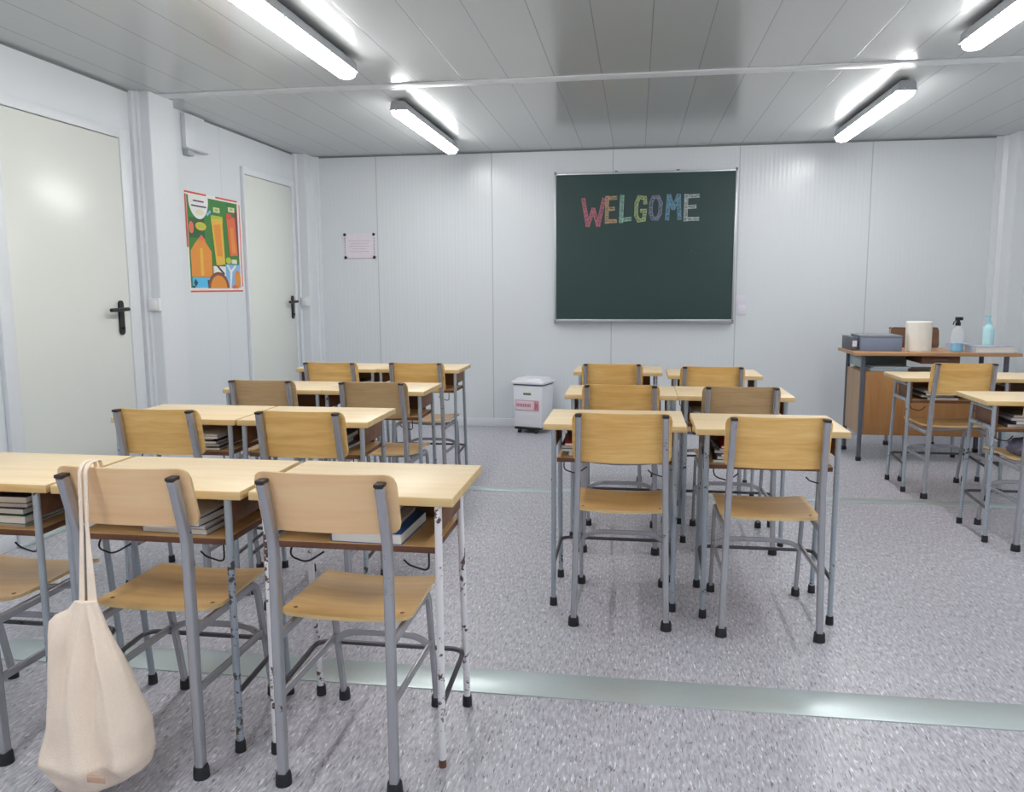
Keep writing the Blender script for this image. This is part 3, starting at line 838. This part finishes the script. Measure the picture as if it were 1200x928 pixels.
# pale paper tag right of the board
o = MB().box(.868, .955, YB-.006, YB-.001, 1.125, 1.215, .001).box(.885, .955, YB-.009, YB-.001, 1.045, 1.13, .002).build('paper_tag', plain('pale_tag', srgb(222, 220, 232), .5, noise_amt=.12, scale=40))
tag(o, 'small pale paper tag taped to the wall right of the chalkboard', 'tag')

# pinned note on the back wall, left
nt_ = empty('wall_note', (-2.57, YB, 1.68))
MB().box(-.152, .152, -.002, -.0005, -.115, .122).build('sheet', plain('pinkish_paper', srgb(228, 222, 232), .8, noise_amt=.06, scale=18), nt_, 0)
lm = MB()
for i, z in enumerate((.055, .030, .005, -.020, -.045)):
    wl = (.105, .085, .10, .07, .09)[i]
    lm.box(-wl, wl, -.0027, -.002, z-.003, z+.003)
lm.build('writing', plain('faint_print', srgb(208, 190, 208), .8, noise_amt=.1, scale=90), nt_, 0)
bd = MB().box(-.145, .145, -.0027, -.002, -.112, -.106)
for i in range(9):
    for s in (-1, 1):
        bd.box(s*.142-.006, s*.142+.006, -.0027, -.002, -.09+i*.02, -.08+i*.02)
bd.build('printed_border', plain('dusky_border', srgb(166, 132, 156), .8, noise_amt=.3, scale=60), nt_, 0)
for x, z in ((-.142, .112), (.140, .112), (-.138, -.100), (.142, -.100)):
    MB().lathe([(.014, 0), (.014, .006), (.010, .010)], n=14, mtx=Matrix.Translation((x, -.002, z)) @ Matrix.Rotation(PI/2, 4, 'X')).build('magnet', M['black_plastic'], nt_)
tag(nt_, 'pinkish printed note held by four black magnets on the back wall', 'note')

# ------------------------------------------------------------------ poster
def poster():
    mats = {k: plain('poster_'+k, c, .45, noise_amt=.05, scale=25) for k, c in dict(
        white=srgb(232, 232, 230), red=srgb(214, 84, 66), green=srgb(62, 128, 58), dgreen=srgb(44, 96, 52), orange=srgb(226, 146, 58), pink=srgb(232, 116, 96),
        yellow=srgb(226, 184, 70), lime=srgb(176, 196, 70), ror=srgb(224, 110, 70), blue=srgb(86, 186, 232), lblue=srgb(130, 182, 226), brown=srgb(128, 76, 60), ink=srgb(60, 60, 84), maroon=srgb(120, 56, 60), cream=srgb(226, 222, 196)).items()}
    mb = MB(); y0, y1, z0, z1 = 5.335, 6.150, 1.270, 1.975
    lay = [0]
    def P(mk, poly):
        lay[0] += 1; t = .001+lay[0]*.00012
        mb.mat(mats[mk])
        mb.prism([(y0+u*(y1-y0), z1-v*(z1-z0)) for u, v in poly], lambda a, b, t_: Vector((-XW+t_, a, b)), .0006, t)
    R = lambda a, b, c, d: [(a, b), (c, b), (c, d), (a, d)]
    Cc = lambda u, v, ru, rv, a0=0, a1=360: [(u+ru*math.cos(math.radians(a0+(a1-a0)*i/20)), v+rv*math.sin(math.radians(a0+(a1-a0)*i/20))) for i in range(21 if a1-a0 < 360 else 20)]
    P('white', R(0, 0, 1, 1)); P('red', R(0, 0, .36, .018)); P('red', R(.52, 0, .93, .018)); P('red', R(.02, .978, .97, .995))
    P('red', R(0, .03, .025, .55)); P('pink', R(.955, .04, .975, .94))
    P('green', R(.03, .035, .92, .95)); P('dgreen', R(.05, .25, .3, .45)); P('maroon', R(.86, .12, .92, .6))
    P('white', Cc(.22, .06, .165, .20, -10, 190)); P('white', R(.06, .035, .38, .10))
    P('ink', R(.13, .075, .31, .09)); P('ink', R(.10, .125, .35, .14)); P('cream', Cc(.24, .19, .07, .03))
    P('lblue', [(.34, .20), (.41, .15), (.43, .17), (.36, .22)])
    P('yellow', Cc(.24, .33, .09, .042)); P('lime', R(.18, .31, .30, .35)); P('pink', Cc(.08, .35, .04, .06))
    P('orange', [(.05, .58), (.13, .50), (.24, .42), (.34, .52), (.40, .58), (.40, .84), (.05, .84)])
    P('pink', [(.17, .47), (.24, .415), (.31, .47)]); P('yellow', R(.20, .55, .25, .83))
    P('lime', R(.42, .20, .63, .27)); P('yellow', [(.42, .24), (.62, .22), (.64, .70), (.48, .72)]); P('orange', [(.455, .30), (.58, .28), (.60, .62), (.50, .62)])
    P('cream', R(.47, .115, .58, .165)); P('lime', R(.49, .125, .56, .155))
    P('ror', [(.70, .19), (.86, .19), (.89, .60), (.74, .61)]); P('red', Cc(.745, .185, .055, .035)); P('orange', [(.76, .30), (.82, .30), (.86, .58), (.78, .58)])
    P('cream', R(.74, .085, .86, .135)); P('lime', R(.77, .095, .83, .12))
    P('blue', R(.05, .845, .36, .95)); P('ink', R(.05, .93, .09, .95)); P('ink', [(.10, .86), (.14, .9), (.1, .94), (.07, .9)]); P('ink', [(.30, .87), (.33, .87), (.33, .94), (.31, .94)])
    P('white', R(.42, .725, .66, .83)); P('lblue', R(.64, .70, .92, .95)); P('ink', [(.46, .715), (.50, .715), (.62, .80), (.60, .82)])
    P('brown', Cc(.50, .955, .19, .17, 180, 360)); P('orange', Cc(.50, .955, .15, .135, 180, 360))
    P('orange', Cc(.86, .86, .06, .10)); P('ror', Cc(.80, .94, .05, .02)); P('white', [(.70, .95), (.73, .95), (.76, .78), (.84, .72), (.83, .70), (.74, .76), (.68, .70), (.66, .71), (.72, .78)])
    P('lime', Cc(.70, .66, .05, .035)); P('cream', R(.76, .645, .86, .69))
    o = mb.build('poster', None, None, 0)
    tag(o, 'bright orange and green picture poster on the left wall beside the far door', 'poster')
poster()

# cable box high on the left wall and switches
o = MB().box(-XW, -3.066, 5.345, 5.60, 2.262, H-.013, .003).build('wall_box', M['wall_side'])
cb = MB().box(-XW, -3.05, 5.34, 5.61, 2.250, 2.261, .002).build('bottom_flange', plain('grey_flange', srgb(186, 192, 198), .4), o)
MB().box(-XW, -3.06, 5.35, 5.43, 2.212, 2.249, .004).build('cable_outlet', plain('grey_outlet', srgb(170, 176, 182), .4), o)
tag(o, 'white sheet metal box high on the left wall under the ceiling', 'box')
def switch(loc, lab):
    s = empty('light_switch', loc)
    MB().box(-.038, .038, -.026, 0, -.040, .040, .005).build('housing', M['plastic_white'], s)
    MB().box(-.024, .024, -.032, -.025, -.028, .028, .003).build('rocker', plain('rocker_white', srgb(240, 241, 244), .3), s)
    tag(s, lab, 'light switch', 'white light switches')
switch((-3.020, 4.79, 1.200), 'white light switch on the post beside the near door')
switch((-3.025, 7.19, 1.175), 'white light switch on the corner post beside the far door')

# ------------------------------------------------------------------ bin
bn = empty('waste_bin', (-.905, 7.205, 0), math.radians(-17))
bn.scale = (1.09, 1.12, 1.0)
def taper(x, y, z0, z1, k0, k1, m, name, bev=.012, parent=bn):
    b = bmesh.new(); bmesh.ops.create_cube(b, size=1)
    for v in b.verts:
        kk = k1 if v.co.z > 0 else k0
        v.co = Vector((v.co.x*x*kk, v.co.y*y*kk, z0 if v.co.z < 0 else z1))
    bmesh.ops.bevel(b, geom=b.edges[:], offset=bev, segments=3, profile=.5, affect='EDGES')
    b.verts.index_update(); mb = MB(); mb.add([v.co.copy() for v in b.verts], [[v.index for v in f.verts] for f in b.faces]); b.free()
    return mb.build(name, m, parent)
taper(.265, .235, .052, .430, .92, 1.0, M['plastic_white'], 'body')
MB().box(-.128, .128, -.113, .113, .430, .440).build('rim_gap', plain('dark_gap_rim', srgb(70, 80, 84), .6), bn)
lid = taper(.290, .262, .441, .472, 1.0, .97, M['plastic_white'], 'lid')
taper(.250, .222, .470, .494, 1.0, .86, M['plastic_white'], 'lid_dome', .01, lid)
by = -.1125
MB().box(-.112, .100, by-.002, by+.006, .205, .300, .001, Matrix.Rotation(0, 4, 'X')).build('label_sticker', plain('pink_frame', srgb(200, 150, 168), .6), bn)
MB().box(-.106, .058, by-.0028, by-.001, .212, .293).build('label_text_field', plain('label_field', srgb(226, 210, 220), .6), bn, 0)
tx = MB()
for i in range(9): tx.box(-.098+i*.0145, -.098+i*.0145+.009, by-.0034, by-.0026, .238, .268)
tx.build('label_lettering', plain('red_print', srgb(190, 96, 110), .6), bn, 0)
hm = MB().prism([(.062, .215), (.068, .290), (.082, .262), (.094, .292), (.098, .215), (.086, .215), (.08, .24), (.072, .215)], lambda a, b, t: Vector((a, t, b)), by-.0034, by-.002)
hm.build('label_emblem', plain('red_emblem', srgb(204, 110, 120), .6), bn, 0)
MB().box(-.038, .032, by-.004, by+.004, .345, .366, .001).build('green_badge', plain('green_badge', srgb(92, 140, 82), .6), bn)
b_ = MB().box(-.120, .100, -.112, .105, .034, .054, .004).build('wheel_base', M['black_plastic'], bn)
for x in (-.08, .068):
    for y in (-.095, .09):
        MB().lathe([(.017, -.011), (.019, -.008), (.019, .008), (.017, .011)], n=16, mtx=Matrix.Translation((x, y, .019)) @ Matrix.Rotation(PI/2, 4, 'Y')).build('caster', M['black_plastic'], b_)
tag(bn, 'white lidded plastic waste bin on black wheels by the back wall', 'bin')

# ------------------------------------------------------------------ lamps
def lamp_thing():
    L = 1.56
    l = empty('ceiling_lamp')
    hs = MB().prism([(-.038, .054), (-.050, .040), (-.052, .0), (.052, .0), (.050, .040), (.038, .054)], lambda a, b, t: Vector((a, t, b)), -L/2, L/2)
    hs.build('housing', M['housing'], l)
    # opal diffuser with rounded section and ends
    sec = []
    for i in range(13):
        a = PI+PI*i/12; sec.append((.051*math.copysign(abs(math.cos(a))**.7, math.cos(a)), .040*(-abs(math.sin(a))**.8)))
    vs = []; ys = [-L/2+.004, -L/2+.010, -L/2+.03, L/2-.03, L/2-.010, L/2-.004]; ks = [.80, .93, 1, 1, .93, .80]
    for y, kk in zip(ys, ks): vs += [Vector((a*kk, y, b*kk-.0005)) for a, b in sec]
    n = len(sec); fs = []
    for j in range(len(ys)-1):
        for i in range(n): fs.append((j*n+i, j*n+(i+1) % n, (j+1)*n+(i+1) % n, (j+1)*n+i))
    fs += [tuple(range(n))[::-1], tuple((len(ys)-1)*n+i for i in range(n))]
    MB().add(vs, fs).build('diffuser', M['diffuser'], l)
    for y in (-L/2, L/2):
        s = 1 if y > 0 else -1
        MB().prism([(-.036, .054), (-.056, -.004), (.056, -.004), (.036, .054)], lambda a, b, t: Vector((a, t, b)), y-.004*(1 if s < 0 else 0), y+.004*(1 if s > 0 else 0)).build('end_plate', M['housing'], l)
    for y in (-L/2+.12, L/2-.12):
        MB().box(-.020, .020, y-.014, y+.014, .053, .0695).build('bracket', M['housing'], l)
    for y in (-.68, -.4, -.13, .13, .4, .68):
        for s in (-1, 1):
            MB().box(s*.0515-.002, s*.0515+.002, y-.008, y+.008, -.012, .010, .0008).build('clip', M['clear'], l)
    for x in (-.014, .014):
        MB().box(x-.004, x+.004, -L/2-.007, -L/2-.0035, -.020, .012, .001).build('end_clip', M['clear'], l)
    return l
lp = lamp_thing(); first = True
for y, lab in ((6.035, 'far'), (3.545, 'near'), (1.12, 'overhead'), (-1.33, 'rear')):
    for x, sd in ((-1.535, 'left'), (1.555, 'right')):
        o = lp if first else copy_tree(lp); first = False
        o.location = (x, y, H-.070)
        d = {'far': 'lit tubular ceiling lamp at the back wall end, %s side of the room' % sd,
             'near': 'lit tubular ceiling lamp cut by the top %s corner of the picture' % sd,
             'overhead': 'lit tubular ceiling lamp above the camera, %s side of the room' % sd,
             'rear': 'lit tubular ceiling lamp behind the camera, %s side of the room' % sd}[lab]
        tag(o, d, 'ceiling lamp', 'tubular ceiling lamps')

# ------------------------------------------------------------------ world, camera, colour
w = bpy.data.worlds.new('World'); scn.world = w; w.use_nodes = True
w.node_tree.nodes['Background'].inputs[0].default_value = (.7, .78, .9, 1); w.node_tree.nodes['Background'].inputs[1].default_value = .3

yaw, pit, rol = (0.15159845667530242,0.1337717552871801,-0.005403331333257901)
cy, sy, cp, sp = math.cos(yaw), math.sin(yaw), math.cos(pit), math.sin(pit)
F = Vector((-sy*cp, cy*cp, -sp)); R = Vector((cy, sy, 0)); U = R.cross(F)
R2 = R*math.cos(rol)+U*math.sin(rol); U2 = -R*math.sin(rol)+U*math.cos(rol)
cam = bpy.data.cameras.new('camera'); co = bpy.data.objects.new('camera', cam); COL.objects.link(co)
mt_ = Matrix((R2, U2, -F)).transposed().to_4x4(); mt_.translation = Vector((0, 0, 1.30))
co.matrix_world = mt_
cam.sensor_fit = 'HORIZONTAL'; cam.sensor_width = 36; cam.lens = 36*950.73/1200; cam.clip_start = .02
scn.camera = co
vs_ = scn.view_settings
scn.display_settings.display_device = 'sRGB'
vs_.view_transform = 'Standard'; vs_.look = 'None'; vs_.gamma = 1; vs_.exposure = 0; vs_.use_curve_mapping = False
